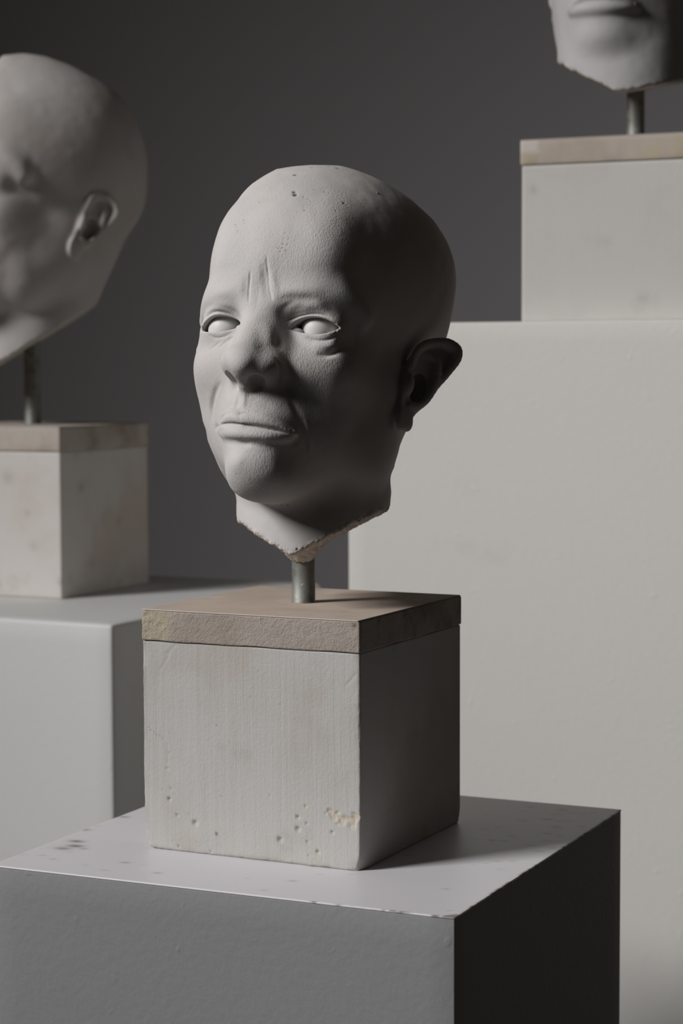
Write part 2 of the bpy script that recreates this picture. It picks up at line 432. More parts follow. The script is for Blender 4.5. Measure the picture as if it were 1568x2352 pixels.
def normals(Vt,Fq):
    a=Vt[Fq[:,2]]-Vt[Fq[:,0]];b=Vt[Fq[:,3]]-Vt[Fq[:,1]];n=np.cross(a,b);N=np.zeros_like(Vt)
    for i in range(4):
        for k in range(3): N[:,k]+=np.bincount(Fq[:,i],n[:,k],len(Vt))
    return N/(np.linalg.norm(N,axis=1,keepdims=True)+1e-12)
def stroke(Vt,N,pts,amp,sig,kind='g',taper=.25):
    """sculpt brush: gaussian splats along a polyline lying on the surface"""
    pts=np.array(spl([tuple(p) for p in pts],6) if len(pts)>2 else pts,float)
    if len(pts)==1: pts=np.vstack([pts,pts+1e-3])
    L=np.r_[0,np.cumsum(np.linalg.norm(np.diff(pts,axis=0),axis=1))];tot=L[-1]
    n=max(2,int(tot/(sig*.5))+1); ts=np.linspace(0,tot,n); Q=np.stack([np.interp(ts,L,pts[:,k]) for k in range(3)],1)
    ds=tot/(n-1); T=np.gradient(Q,axis=0);T/=np.linalg.norm(T,axis=1,keepdims=True)+1e-9
    R=sig*2.7
    m=np.where(((Vt>pts.min(0)-R)&(Vt<pts.max(0)+R)).all(1))[0]
    if len(m)==0: return
    P=Vt[m];Nm=N[m]; v=np.zeros(len(m)); u=ts/(tot+1e-9)
    wt=np.clip(np.minimum(u,1-u)/max(taper,1e-3),0,1)**.6 if taper>0 else np.ones(n)
    nrm=max(ds/(sig*1.7725),0) if tot>sig else 1/n
    for j in range(n):
        r=P-Q[j]; g=np.exp(-(r*r).sum(1)/(sig*sig))
        if kind=='c': g=g*((np.cross(T[j],Nm)*r).sum(1)/sig)*2.3
        v+=g*wt[j]*nrm
    Vt[m]+=Nm*(amp*v)[:,None]
# ------------------------------------------------------------------ plinths
def vn(P, s): return noise(P.astype(np.float32), s)
def plinth(name, q, ztop, mat, r, label, group):
    loc, rz = frame(q, 0); a, b = q[3], q[4]
    V, F = grid_box(-a, 0, 0, b, 0, ztop, .02, r)
    st = np.zeros(len(V))
    o = mesh(name, V, F, mat, attrs={'stain': st}); o.location = loc; o.rotation_euler = (0, 0, rz)
    return tag(o, label, 'plinth', group)
QP = (.0688571, 1.27112689, .4304618, .34047, .34711); ZP = EYE - .33827
QL = (-.20387607, 1.84541108, .47705677, .4, .39685); ZL = EYE - .22607
QR = (.37516951, 1.84144441, .3974, .4, .4); ZR = EYE + .04262
plinth('display_plinth', QL, ZL, LEFTP, .004, 'pale grey display plinth with rounded edges at the left', 'display plinths')
plinth('display_plinth', QR, ZR, TALLP, .002, 'tallest display plinth, cream white, filling the right side behind the central head', 'display plinths')
root = empty('display_plinth', (QP[0], QP[1], 0), -QP[2]); a, b = QP[3], QP[4]
tag(root, 'nearest display plinth, dark grey sides with a pale top, under the central block', 'plinth', 'display plinths')
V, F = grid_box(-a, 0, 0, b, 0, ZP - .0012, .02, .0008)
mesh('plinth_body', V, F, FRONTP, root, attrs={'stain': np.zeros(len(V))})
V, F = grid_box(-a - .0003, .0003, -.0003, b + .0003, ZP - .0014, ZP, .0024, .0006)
st = np.zeros(len(V)); top = V[:, 2] > ZP - .0008
rng = np.random.RandomState(4)
marks = [(-.325, .085, .0035, .9), (-.318, .072, .004, .9), (-.322, .062, .004, .7), (-.308, .067, .002, .6), (-.26, .043, .0022, .5), (-.225, .026, .002, .5), (-.34, .12, .003, .7), (-.336, .17, .003, .6), (-.33, .24, .003, .4)]
for _ in range(70): marks.append((rng.uniform(-a, 0), rng.uniform(0, b), rng.uniform(.0008, .0022), rng.uniform(.15, .5)))
for _ in range(26): marks.append((rng.uniform(-.075, -.005), rng.uniform(.2, .34), rng.uniform(.001, .003), rng.uniform(.3, .7)))
for x, y, r, w in marks:
    st = np.maximum(st, w * np.exp(-(((V[:, 0] - x) / (r * 1.6)) ** 2 + ((V[:, 1] - y) / r) ** 2)))
ed = (V[:, 0] > -.0012) | (V[:, 1] < .0004)
nz = vn(V, .006) * .6 + vn(V, .0025) * .4
st = np.maximum(st, np.where(ed & (V[:, 0] > -.10), np.clip(nz * 2.2 + .05, 0, .85), 0))
st = np.where(np.hypot(V[:, 0], V[:, 1]) < .008, np.maximum(st, .75), st)
mesh('plinth_top', V, F, FRONTT, root, attrs={'stain': st * (V[:, 2] > ZP - .0013)})  # plinth's upper face as its own thin layer, paler than the sides

# ------------------------------------------------------------------ plaster blocks
PITS = [(21.4, 69.3, 1), (19.5, 58.1, 1.3), (22.6, 44.2, 1.3), (21.1, 36.5, 2.2), (27.5, 25.7, 1.6), (41.8, 21.5, 3), (59.0, 15.6, 1.2), (122.5, 33.1, 2), (129.3, 29.2, 1.5), (122.5, 24.8, 2.8), (108.8, 16.1, 3), (148.7, 24.9, 1.8), (129.8, 16.6, 1.5), (137.7, 10.5, 2), (128.5, 41.0, 1.4), (24.0, 6.7, 1), (101.2, 46.3, 1.1), (92.8, 131.5, 0.8), (109.7, 109.9, 0.8), (86.6, 113.3, 0.7), (70.1, 80.6, 0.8), (59.7, 91.8, 0.9), (62.8, 42.2, 0.8), (15.3, 42.8, 0.8), (37.2, 27.3, 1), (43.8, 8.3, 0.7), (54.5, 2.2, 1.3), (28.5, 3.6, 1.5), (148.0, 73.2, 0.6), (2.4, 88.4, 0.8), (4.5, 86.2, 0.7), (6.7, 84.3, 0.8), (8.9, 83.2, 0.8), (11.2, 81.8, 0.7), (13.6, 80.6, 0.8), (15.7, 79.1, 0.6), (21.6, 83.8, 0.6), (130.9, 7.5, 1)]
def lump(V, c, r): return np.exp(-((V - np.array(c)) ** 2).sum(1) / r ** 2)
def block(q, zb, zs, zt, matb, matc, matt, label, fine, seed):
    loc, rz = frame(q, zb); a, b = q[3], q[4]; root = empty('plaster_block', loc, rz)
    tag(root, label, 'block', 'plaster blocks with mounting rods')
    hs, ht = zs - zb, zt - zb
    step = .0009 if fine else .004
    V, F = grid_box(-a + .0002, -.0002, .0006, b - .0006, 0, hs, step, .0013 if fine else .002)
    raw = np.zeros(len(V)); st = np.zeros(len(V))
    if fine:
        # worn corners and edges
        C = np.array([[-a, 0, 0], [0, 0, 0], [0, b, 0]]); ctr = np.array([-a / 2, b / 2, hs / 2])
        e = np.abs(vn(V, .007)) * .9 + np.abs(vn(V, .0025)) * .5
        ex = np.exp(-((V[:, 0] + a) ** 2 + V[:, 1] ** 2) / .0016 ** 2) + np.exp(-(V[:, 0] ** 2 + V[:, 1] ** 2) / .0014 ** 2) + np.exp(-(V[:, 1] ** 2 + V[:, 2] ** 2) / .0012 ** 2)
        d = ctr - V; d /= np.linalg.norm(d, axis=1, keepdims=True); V += d * (ex * e * .0008)[:, None]
        V[:, 0] += lump(V, (-a, 0, 0), .010) * .0035; V[:, 2] += lump(V, (-a, 0, 0), .006) * .0022
        V[:, 0] -= lump(V, (0, 0, 0), .007) * .0022; V[:, 1] += lump(V, (0, 0, 0), .006) * .0015
        V[:, 1] -= lump(V, (0, b, 0), .006) * .0035
        f = V[:, 1] < .003
        # vertical trowel strokes, slight waviness
        V[f, 1] += vn(V[f] * np.array([1, 1, .05]), .0022) * .00005 + vn(V[f], .03) * .0004
        for u, v, r in PITS:
            x = -a + u / 1000; dd = ((V[:, 0] - x) ** 2 + (V[:, 2] - v / 1000) ** 2) / (r * .00062) ** 2
            V[f, 1] += (np.exp(-dd[f] ** 1.5) * min(r, 2) * .0008)
            if r < 1: st[f] = np.maximum(st[f], .55 * np.exp(-dd[f]))
            else: st[f] = np.maximum(st[f], .18 * np.exp(-dd[f]))
        st[f] = np.maximum(st[f], .9 * np.exp(-((V[f, 0] + a - .059) ** 2 + (V[f, 2] - .0152) ** 2) / .0012 ** 2))
        # broken patch near the front edge
        pc_ = [(.1475, .0390, .0045), (.152, .0365, .005), (.157, .0345, .0065), (.162, .0345, .0065), (.1665, .0370, .0055)]
        pm = np.zeros(len(V))
        for u, v, r in pc_: pm = np.maximum(pm, np.exp(-(((V[:, 0] + a - u) / (r * 1.0)) ** 2 + ((V[:, 2] - v) / (r * .8)) ** 2) * 1.2))
        pm = np.clip((pm - .5 + vn(V, .0022) * .40 + vn(V, .0011) * .2) * 4, 0, 1) * f
        V[:, 1] += pm * (.0004 + (vn(V, .0012) * .5 + .5) * .0009); raw = np.maximum(raw, pm)
        for u, v, r in ((.122, .0335, .002), (.138, .0105, .0025), (.131, .0078, .0012), (.1285, .041, .0022)):
            raw = np.maximum(raw, f * .8 * np.exp(-((V[:, 0] + a - u) ** 2 + (V[:, 2] - v) ** 2) / r ** 2))
        # brown rubbed edges
        n1 = vn(V, .012) * .5 + vn(V, .004) * .5
        eb = np.exp(-((V[:, 0] + .0015) / .0035) ** 2) * f * np.clip(.16 + n1 * .35, 0, .5) * np.clip((V[:, 2] - .05) / .05, 0, 1)
        eb += np.exp(-((V[:, 0] + a) / .0022) ** 2) * np.clip(.18 + n1 * .4, 0, .5) * f
        eb += np.exp(-(V[:, 2] / .0022) ** 2) * np.clip(.15 + n1 * .6, 0, .7) * f
        st = np.maximum(st, eb)
        # scratches
        for u0, v0, u1, v1 in ((.0145, .128, .0225, .140), (.0195, .139, .027, .146), (.160, .126, .167, .134), (.02, .075, .02, .062)):
            t = np.clip(((V[:, 0] + a - u0) * (u1 - u0) + (V[:, 2] - v0) * (v1 - v0)) / ((u1 - u0) ** 2 + (v1 - v0) ** 2), 0, 1)
            dd = (V[:, 0] + a - u0 - t * (u1 - u0)) ** 2 + (V[:, 2] - v0 - t * (v1 - v0)) ** 2; V[f, 1] += np.exp(-dd[f] / .0007 ** 2) * .0003
    else:
        rg = np.random.RandomState(seed)
        for _ in range(3 if seed == 3 else 13):
            s = rg.randint(2); p = (rg.uniform(-a, 0), 0) if s == 0 else (0, rg.uniform(0, b)); z = rg.uniform(0, hs); r = rg.uniform(.003, .008)
            st = np.maximum(st, rg.uniform(.12, .4) * lump(V, (p[0], p[1], z), r))
    mesh('block_body', V, F, matb, root, attrs={'raw': raw, 'stain': st})
    ov = .0008
    c0 = .0012 if fine else 0
    V, F = grid_box(-a - ov + c0, .0003, -ov, b + .0003, hs, ht - .0006, .0012 if fine else .005, .0012)
    raw = np.zeros(len(V)); st = np.zeros(len(V)); pale = np.zeros(len(V))
    if fine:
        u = V[:, 0] + a
        n2 = vn(V, .003) + .6 * vn(V, .0012)
        m1 = (V[:, 1] < .003) & (V[:, 2] > hs + .001) & (V[:, 2] < ht - .0015)
        V[m1, 1] += n2[m1] * .00016
        pk = np.exp(-((u - .008) / .013) ** 2) * m1
        V[:, 1] += pk * np.clip(vn(V * np.array([.5, 1, 1]), .0016) + .2, -.2, 1) * .0007; raw = np.maximum(raw, np.clip(pk * (1.2 + vn(V, .006)), 0, .75))
        V[:, 2] += (V[:, 2] < hs + .001) * vn(V, .02) * .0004
        V[:, 0] += lump(V, (-a, 0, ht), .004) * .0012; V[:, 2] -= lump(V, (-a, 0, ht), .004) * .0010
        V[:, 1] += lump(V, (-.003, 0, ht - .004), .0018) * .0014
        st = np.maximum(st, lump(V, (-.003, 0, ht - .004), .0015) * .8)
        side = V[:, 0] > -.002
        st = np.maximum(st, side * np.clip(vn(V, .015) * .6 + vn(V, .006) * .3, 0, .5))
    else:
        if seed == 3:   # tape band with a pale end on its left corner
            pale = ((V[:, 0] < -a + .016) & (V[:, 2] > hs + .012)).astype(float) * .8
            raw = np.clip(((V[:, 0] < -a + .015) & (V[:, 2] <= hs + .012)) * .7 + ((V[:, 0] > -.026) & (V[:, 1] < .003)) * .6 + lump(V, (-.045, 0, hs + .006), .009) * .9, 0, .8)
        st = np.clip(vn(V, .02) * .35 + vn(V, .009) * .2, 0, .4)
    mesh('cap_band', V, F, matc, root, attrs={'raw': raw, 'stain': st, 'pale': pale})
    V, F = grid_box(-a - ov * .4 + c0, -.0006, -ov * 1.15, b, ht - .0007, ht, .0018 if fine else .006, .0003)
    pale = np.exp(-((V[:, 1] + ov) / .0009) ** 2) * .8 * (V[:, 0] < -.001)
    st = np.clip(np.exp(-((V[:, 1] - b) / .02) ** 2) * .15 + vn(V, .02) * .12, 0, .3)
    if fine:
        rg = np.random.RandomState(8)
        for _ in range(45): st = np.maximum(st, rg.uniform(.2, .6) * lump(V, (rg.uniform(-a, 0), rg.uniform(0, b), ht), rg.uniform(.0008, .002)))
    mesh('cap_sheet', V, F, matt, root, attrs={'raw': np.zeros(len(V)), 'stain': st, 'pale': pale})
    return root
QB = (.01187203, 1.38919934, .45331833, .16999996, .1753784)
block(QB, ZP, EYE - .1900576, EYE - .16798, BLOCKM, CAPM, CAPT, 'nearest plaster block, pitted and brushed grey, carrying the central head on its rod', True, 1)
QBL = (-.27590883, 2.05245671, .43952958, .17, .17004)
block(QBL, ZL, EYE - .05594 - .0245, EYE - .05594, BLOCKL, CAPL, CAPL, 'blurred plaster block with brown blotches on the left plinth', False, 2)
QBR = (.32352181, 1.89566532, .41844997, .17, .17)
block(QBR, ZR, EYE + .18833, EYE + .21146, BLOCKR, CAPR, CAPR, 'plaster block with a yellowed tape band, on top of the tall cream plinth', False, 3)
# ------------------------------------------------------------------ sculpted heads
def rot_head(deg):
    y, p, r = np.radians(deg); cy, sy, c, s, cr, sr = np.cos(y), np.sin(y), np.cos(p), np.sin(p), np.cos(r), np.sin(r)
    return np.array([[cy, -sy, 0], [sy, cy, 0], [0, 0, 1]]) @ np.array([[1, 0, 0], [0, c, -s], [0, s, c]]) @ np.array([[cr, 0, sr], [0, 1, 0], [-sr, 0, cr]])
def rbf(W, C, V):
    out = np.empty((len(V), 3)); 
    for i in range(0, len(V), 60000):
        v = V[i:i + 60000]; K = np.sqrt(np.maximum((v ** 2).sum(1)[:, None] + (C ** 2).sum(1)[None] - 2 * v @ C.T, 0))
        out[i:i + 60000] = v + K @ W[:-4] + np.hstack([np.ones((len(v), 1)), v / 100]) @ W[-4:]
    return out
def make_head(base, pose, S, T, warp, strokes, dots, mat, eyemat, label, h, levels, cut, plug, earp, neckp, rod):
    global CUT, PLUG, EAR, NECK
    CUT, PLUG, EAR, NECK = cut, plug, earp, neckp
    R = rot_head(pose); T = np.array(T) + np.array([0, 0, EYE])
    def world(V): return (np.asarray(V, float) * np.array([1, -1, 1]) / 1000 * S) @ R.T + T
    V, F = build(field, (-112, -115, -150), (112, 132, 136), h, levels)
    # broken plaster of the neck: distance to the cut before warping
    cd = np.full(len(V), 99.)
    for nx, nF, nz, off in cut: cd = np.minimum(cd, np.abs(V[:, 0] * nx + V[:, 1] * nF + V[:, 2] * nz - off))
    for c, r in plug: cd = np.minimum(cd, np.where(V[:, 2] < c[2] + 4, np.abs(ell(V.astype(np.float32), c, r)), 99))
    # soften the thin lid corners and mouth corners
    msk = np.zeros(len(V))
    for c, r in (((46.2, 74, 0), 4.0), ((30, 89, -69), 5.0)):
        for sg in (-1, 1): msk = np.maximum(msk, np.exp(-((V - np.array([sg * c[0], c[1], c[2]])) ** 2).sum(1) / r ** 2))
    m_ = np.clip(msk * 1.4, 0, 1)[:, None]
    for _ in range(5 * levels):
        acc = np.zeros_like(V); wt = np.zeros(len(V))
        fm = (m_[F[:, 0], 0] > .02); Fm = F[fm]
        for i in range(4):
            np.add.at(acc, Fm[:, i], V[Fm[:, (i + 1) % 4]] + V[Fm[:, (i + 3) % 4]]); np.add.at(wt, Fm[:, i], 2)
        k_ = wt > 7; V[k_] += (acc[k_] / wt[k_, None] - V[k_]) * .6 * m_[k_]
    low = np.clip((-88 - V[:, 2]) / 8, 0, 1)
    if warp is not None: V = rbf(np.array(warp[1]), np.array(warp[0]), V)
    N = normals(V, F)
    if N[np.argmax(V[:, 1])][1] < 0: N = -N
    for k, a, sg, tp, p in strokes: stroke(V, N, p, a, sg, k, tp)
    brk = np.exp(-(cd / 2.2) ** 2) * low
    n1 = noise(V.astype(np.float32), 5.0) * .6 + noise(V.astype(np.float32), 2.1) * .5 + noise(V.astype(np.float32), 1.0) * .25
    V += N * (brk * n1 * 1.3)[:, None]
    V += N * ((noise(V.astype(np.float32), 13.) * .22 + noise(V.astype(np.float32), 6.) * .10))[:, None]
    stain = np.zeros(len(V))
    for r, dep, c in dots:
        c = np.array(c); m = np.where((np.abs(V - c) < r * 3.5).all(1))[0]
        if len(m) == 0: continue
        q = V[m] - c; d2 = (q * q).sum(1) / (r * .75) ** 2 * (1 + .5 * noise(V[m].astype(np.float32), .9 + r * .4))
        g = np.exp(-np.clip(d2, 0, 20) ** 1.3); V[m] -= N[m] * (g * dep)[:, None]
        stain[m] = np.maximum(stain[m], g * (.95 if r >= 1 or dep < 0 else .55))
    raw = np.clip(np.exp(-(cd / 1.5) ** 2) * low * (1 + n1), 0, 1)
    # faint beard and brow grain, slightly rough skin
    fa = V[:, 1] > 45
    grain = np.zeros(len(V)); grain[fa] = np.clip((V[fa, 1] - 45) / 20, 0, 1)
    Bl = np.array(base); W = world(V) - Bl
    root = empty('portrait_head', tuple(Bl)); tag(root, label, 'sculpture', 'cast portrait heads')
    mesh('head_cast', W, F, mat, root, attrs={'stain': stain, 'raw': raw, 'grain': grain})
    ev = np.array([[s * EX, EF, EZ] for s in (-1, 1)], float)
    if warp is not None: ev = rbf(np.array(warp[1]), np.array(warp[0]), ev)
    # steel rod standing on the block below and running up into the plaster
    n = 40; hh = [0, .0006, .0010, .02, .04, rod]; rr = [.0089, .0089, .0084, .0084, .0084, .0084]; th = np.arange(n) / n * 2 * math.pi
    mesh('mounting_rod', [[r * math.cos(t), r * math.sin(t), z] for z, r in zip(hh, rr) for t in th],
         [[i * n + j, i * n + (j + 1) % n, (i + 1) * n + (j + 1) % n, (i + 1) * n + j] for i in range(len(hh) - 1) for j in range(n)], ROD, root)
    n, k = 56, 28; th = np.arange(n) / n * 2 * math.pi; ph = (np.arange(1, k) / k) * math.pi
    for c in ev:
        r = 11.7
        P = [[0, 0, r]] + [[r * math.sin(p) * math.cos(t), r * math.sin(p) * math.sin(t), r * math.cos(p)] for p in ph for t in th] + [[0, 0, -r]]
        P = np.array(P); 
        # the visible front bulges a little like a cornea
        f = P[:, 1] / r; P *= (1 + .05 * np.clip(f - .75, 0, 1))[:, None]
        Q = [[1 + i * n + j, 1 + (i + 1) * n + j, 1 + (i + 1) * n + (j + 1) % n, 1 + i * n + (j + 1) % n] for i in range(k - 2) for j in range(n)]
        Q += [[0, 0 + 1 + j, 1 + (j + 1) % n, 0] for j in range(0)]
        o = mesh('eyeball', world(P + c + [-1.9, -.6, 1.3]) - Bl, Q, eyemat, root)
    return root
def headmat(name, c, warm, tex):
    m = Mat(name, .82, .25); m.base(c)
    m.mix(m.ramp(m.noise(12, 4, .55), .42, .72, 0, .5), warm)
    m.mix(m.ramp(m.noise(34, 4, .6, m.mapping(loc=(3, 1, 7))), .56, .76, 0, .25), tuple(x * .84 for x in warm))
    m.mix(m.attr('raw'), (.56, .51, .455)); m.mix(m.attr('stain'), (.10, .065, .035))
    g = m.attr('grain')
    if tex:
        a = m.noise(1, 3, .6, m.mapping((900, 900, 340)))             # skin grain, longer vertically
        b = m.noise(760, 3, .65)
        pores = m.ramp(m.noise(900, 2, .5, m.mapping(loc=(1, 2, 3))), .66, .74, 1, 0)
        patch = m.ramp(m.noise(26, 3, .5, m.mapping(loc=(5, 5, 5))), .35, .65, .35, 1)
        gp = m.math('MULTIPLY', g, patch)
        m.bump(m.math('MULTIPLY', a, gp), .52 * tex, .0009); m.bump(m.math('MULTIPLY', b, gp), .4 * tex, .0005)
        m.bump(m.math('MULTIPLY', pores, g), .5 * tex, .0004)
    m.bump(m.noise(420, 3, .6), .12, .0006)
    return m.done()
PL1 = headmat('skin_textured_plaster', (.55, .528, .515), (.515, .473, .45), 1)
PL2 = headmat('rubbed_brown_plaster', (.57, .54, .52), (.50, .43, .385), .0)
PL3 = headmat('cool_grey_plaster', (.47, .455, .46), (.43, .41, .40), .0)
m = Mat('smooth_white_eye_plaster', .5, .35); m.base((.66, .645, .63)); EYEM = m.done()
WARP_C = [[[16.5,81.5,-3.21],[46.5,74.0,0.0],[-16.5,81.5,-3.21],[-46.5,74.0,0.0],[30.0,85.0,7.5],[-30.0,85.0,7.5],[32.0,84.5,-5.5],[-32.0,84.5,-5.5],[0.0,119.5,-35.78],[0.0,99.0,-49.54],[0.0,109.5,-44.95],[14.0,98.0,-46.79],[0.0,101.5,-68.99],[15.0,98.2,-68.62],[-15.0,98.2,-68.62],[30.0,89.0,-69.27],[-30.0,91.0,-68.35],[0.0,103.0,-61.47],[0.0,104.0,-78.9],[0.0,95.0,-94.5],[0.0,92.0,8.0],[0.0,97.0,25.0],[20.5,96.0,-38.53],[-20.5,96.0,-38.53],[-9.0,112.0,-33.03],[0.0,104.0,-13.76],[-20.92,34.46,114.65],[-30.81,41.31,106.7],[-42.57,41.15,98.14],[-43.79,61.8,81.89],[-46.43,69.45,71.39],[-51.4,69.32,61.32],[-55.61,66.21,51.24],[-56.94,64.89,41.25],[-55.73,66.22,33.75],[-53.76,73.75,23.79],[-57.08,70.07,18.13],[-60.26,63.83,13.63],[-58.37,58.88,5.52],[-48.95,73.77,-3.65],[-49.58,70.18,-11.27],[-52.28,70.31,-19.42],[-54.35,67.26,-28.93],[-52.74,61.12,-41.13],[-51.81,52.07,-54.53],[-56.57,36.86,-63.75],[-56.41,31.45,-73.94],[-55.34,21.32,-83.42],[-21.89,77.28,-99.96],[-44.88,13.01,-103.75],[34.23,-3.92,118.14],[41.72,-6.25,113.63],[48.3,-21.23,107.84],[57.6,-26.28,97.1],[64.75,-33.63,83.65],[68.02,-39.8,72.42],[67.66,-48.97,63.98],[67.62,-54.26,51.27],[66.68,-56.18,38.75],[62.42,-58.89,23.6],[68.34,-28.13,-43.63],[65.89,-30.97,-48.44],[62.56,-28.97,-57.09],[54.18,-21.1,-71.19],[47.98,-27.48,-86.44],[-20.78,36.3,113.86],[-0.75,26.24,121.25],[11.68,16.06,123.08],[22.39,6.32,122.22],[-60.0,0.0,0.0],[-70.0,-20.0,40.0],[-45.0,-80.0,40.0],[0.0,-106.0,45.0],[-50.0,-60.0,100.0],[-50.0,0.0,-60.0],[-45.0,-50.0,10.0],[0.0,-60.0,-10.0],[45.0,-60.0,-10.0],[-30.0,0.0,118.0],[-40.0,40.0,90.0],[70.0,10.0,40.0],[60.0,40.0,60.0],[30.0,70.0,80.0],[0.0,-60.0,-150.0],[-40.0,-20.0,-150.0],[0.0,40.0,-150.0],[40.0,-20.0,-150.0]],[[0.0188,-0.01005,-0.01378],[0.0504,-0.02568,-0.0283],[-0.0585,0.00871,-0.11056],[0.03031,-0.03571,-0.15477],[0.02607,-0.00327,0.05346],[0.23447,-0.08717,0.08797],[-0.21551,0.10055,0.05804],[-0.20068,0.08979,0.02795],[-0.073,0.04565,0.09846],[0.11092,-0.04947,-0.01437],[-0.00695,0.00245,-0.00351],[-0.01553,0.00099,-0.03833],[0.08053,-0.02499,0.06383],[-0.18024,0.08798,0.07497],[-0.01027,0.00784,0.02348],[0.08009,-0.02161,0.08553],[-0.15568,0.06628,-0.00129],[0.19135,-0.05904,0.15405],[-0.20202,0.08174,-0.03072],[0.21093,-0.11797,-0.18974],[0.05203,-0.01582,0.04348],[-0.01679,0.00931,0.01455],[0.02113,-0.03765,-0.1946],[-0.09524,0.00396,-0.24951],[0.04417,-0.03746,-0.12646],[0.08056,-0.02173,0.08608],[1.09418,-0.37293,0.6406],[0.20199,-0.06924,0.11556],[0.10539,-0.04416,0.00572],[0.02144,-0.00837,0.00531],[0.01511,-0.00643,0.00017],[-0.05082,0.02069,-0.00688],[-0.01183,0.00453,-0.00352],[-0.0651,0.02659,-0.00821],[0.0291,-0.01251,-0.00057],[-0.04476,0.01922,0.00078],[-0.03062,0.0138,0.00493],[-0.07976,0.03274,-0.00892],[0.01858,-0.00856,-0.00427],[-0.05073,0.03858,0.11504],[0.23413,-0.09319,0.04606],[0.01355,-0.00209,0.02511],[-0.08002,0.03614,0.01346],[0.03418,-0.01022,0.02972],[0.08218,-0.03203,0.02076],[0.08497,-0.03628,2e-05],[-0.10054,0.04145,-0.01007],[-0.05485,0.02232,-0.00748],[-0.0625,0.03972,0.08862],[0.04232,-0.01799,0.00056],[0.02447,-0.00803,0.01645],[-0.01452,0.0064,0.00137],[0.04305,-0.01802,0.00247],[-0.07442,0.03082,-0.0065],[-0.02034,0.0084,-0.00198],[-0.03165,0.0131,-0.00279],[-0.0376,0.01553,-0.00354],[0.01375,-0.00575,0.0008],[0.04837,-0.02009,0.00378],[-0.10429,0.04321,-0.00897],[0.12878,-0.05325,0.0118],[0.11989,-0.04984,0.00918],[0.10785,-0.04478,0.00861],[-0.14857,0.06202,-0.00964],[-0.08847,0.03661,-0.00794],[-1.06715,0.34241,-0.76958],[-0.08961,0.04249,0.02872],[0.00042,-0.00405,-0.02634],[0.03433,-0.01499,-0.00225],[0.00118,-0.00114,-0.00432],[0.01392,-0.00624,-0.002],[0.00154,-0.00079,-0.00089],[0.03336,-0.01414,0.00074],[0.01053,-0.00471,-0.00143],[0.01006,-0.00442,-0.00084],[-0.0003,0.00016,0.00024],[-0.00381,0.00173,0.00074],[-0.04933,0.02041,-0.00444],[-0.06489,0.02758,-0.00087],[-0.16561,0.06891,-0.01223],[0.01249,-0.00512,0.00147],[0.01145,-0.00532,-0.00293],[-0.00377,0.00154,-0.00049],[-0.00013,-0.00033,-0.00264],[0.01569,-0.00695,-0.00167],[-0.00201,0.00242,0.01062],[-0.0116,0.00479,-0.0011],[0.29318,-0.11045,0.10011],[-1.20733,0.50096,-0.09867],[0.11261,0.02279,0.4817],[0.12974,-0.06616,-0.07321]]]
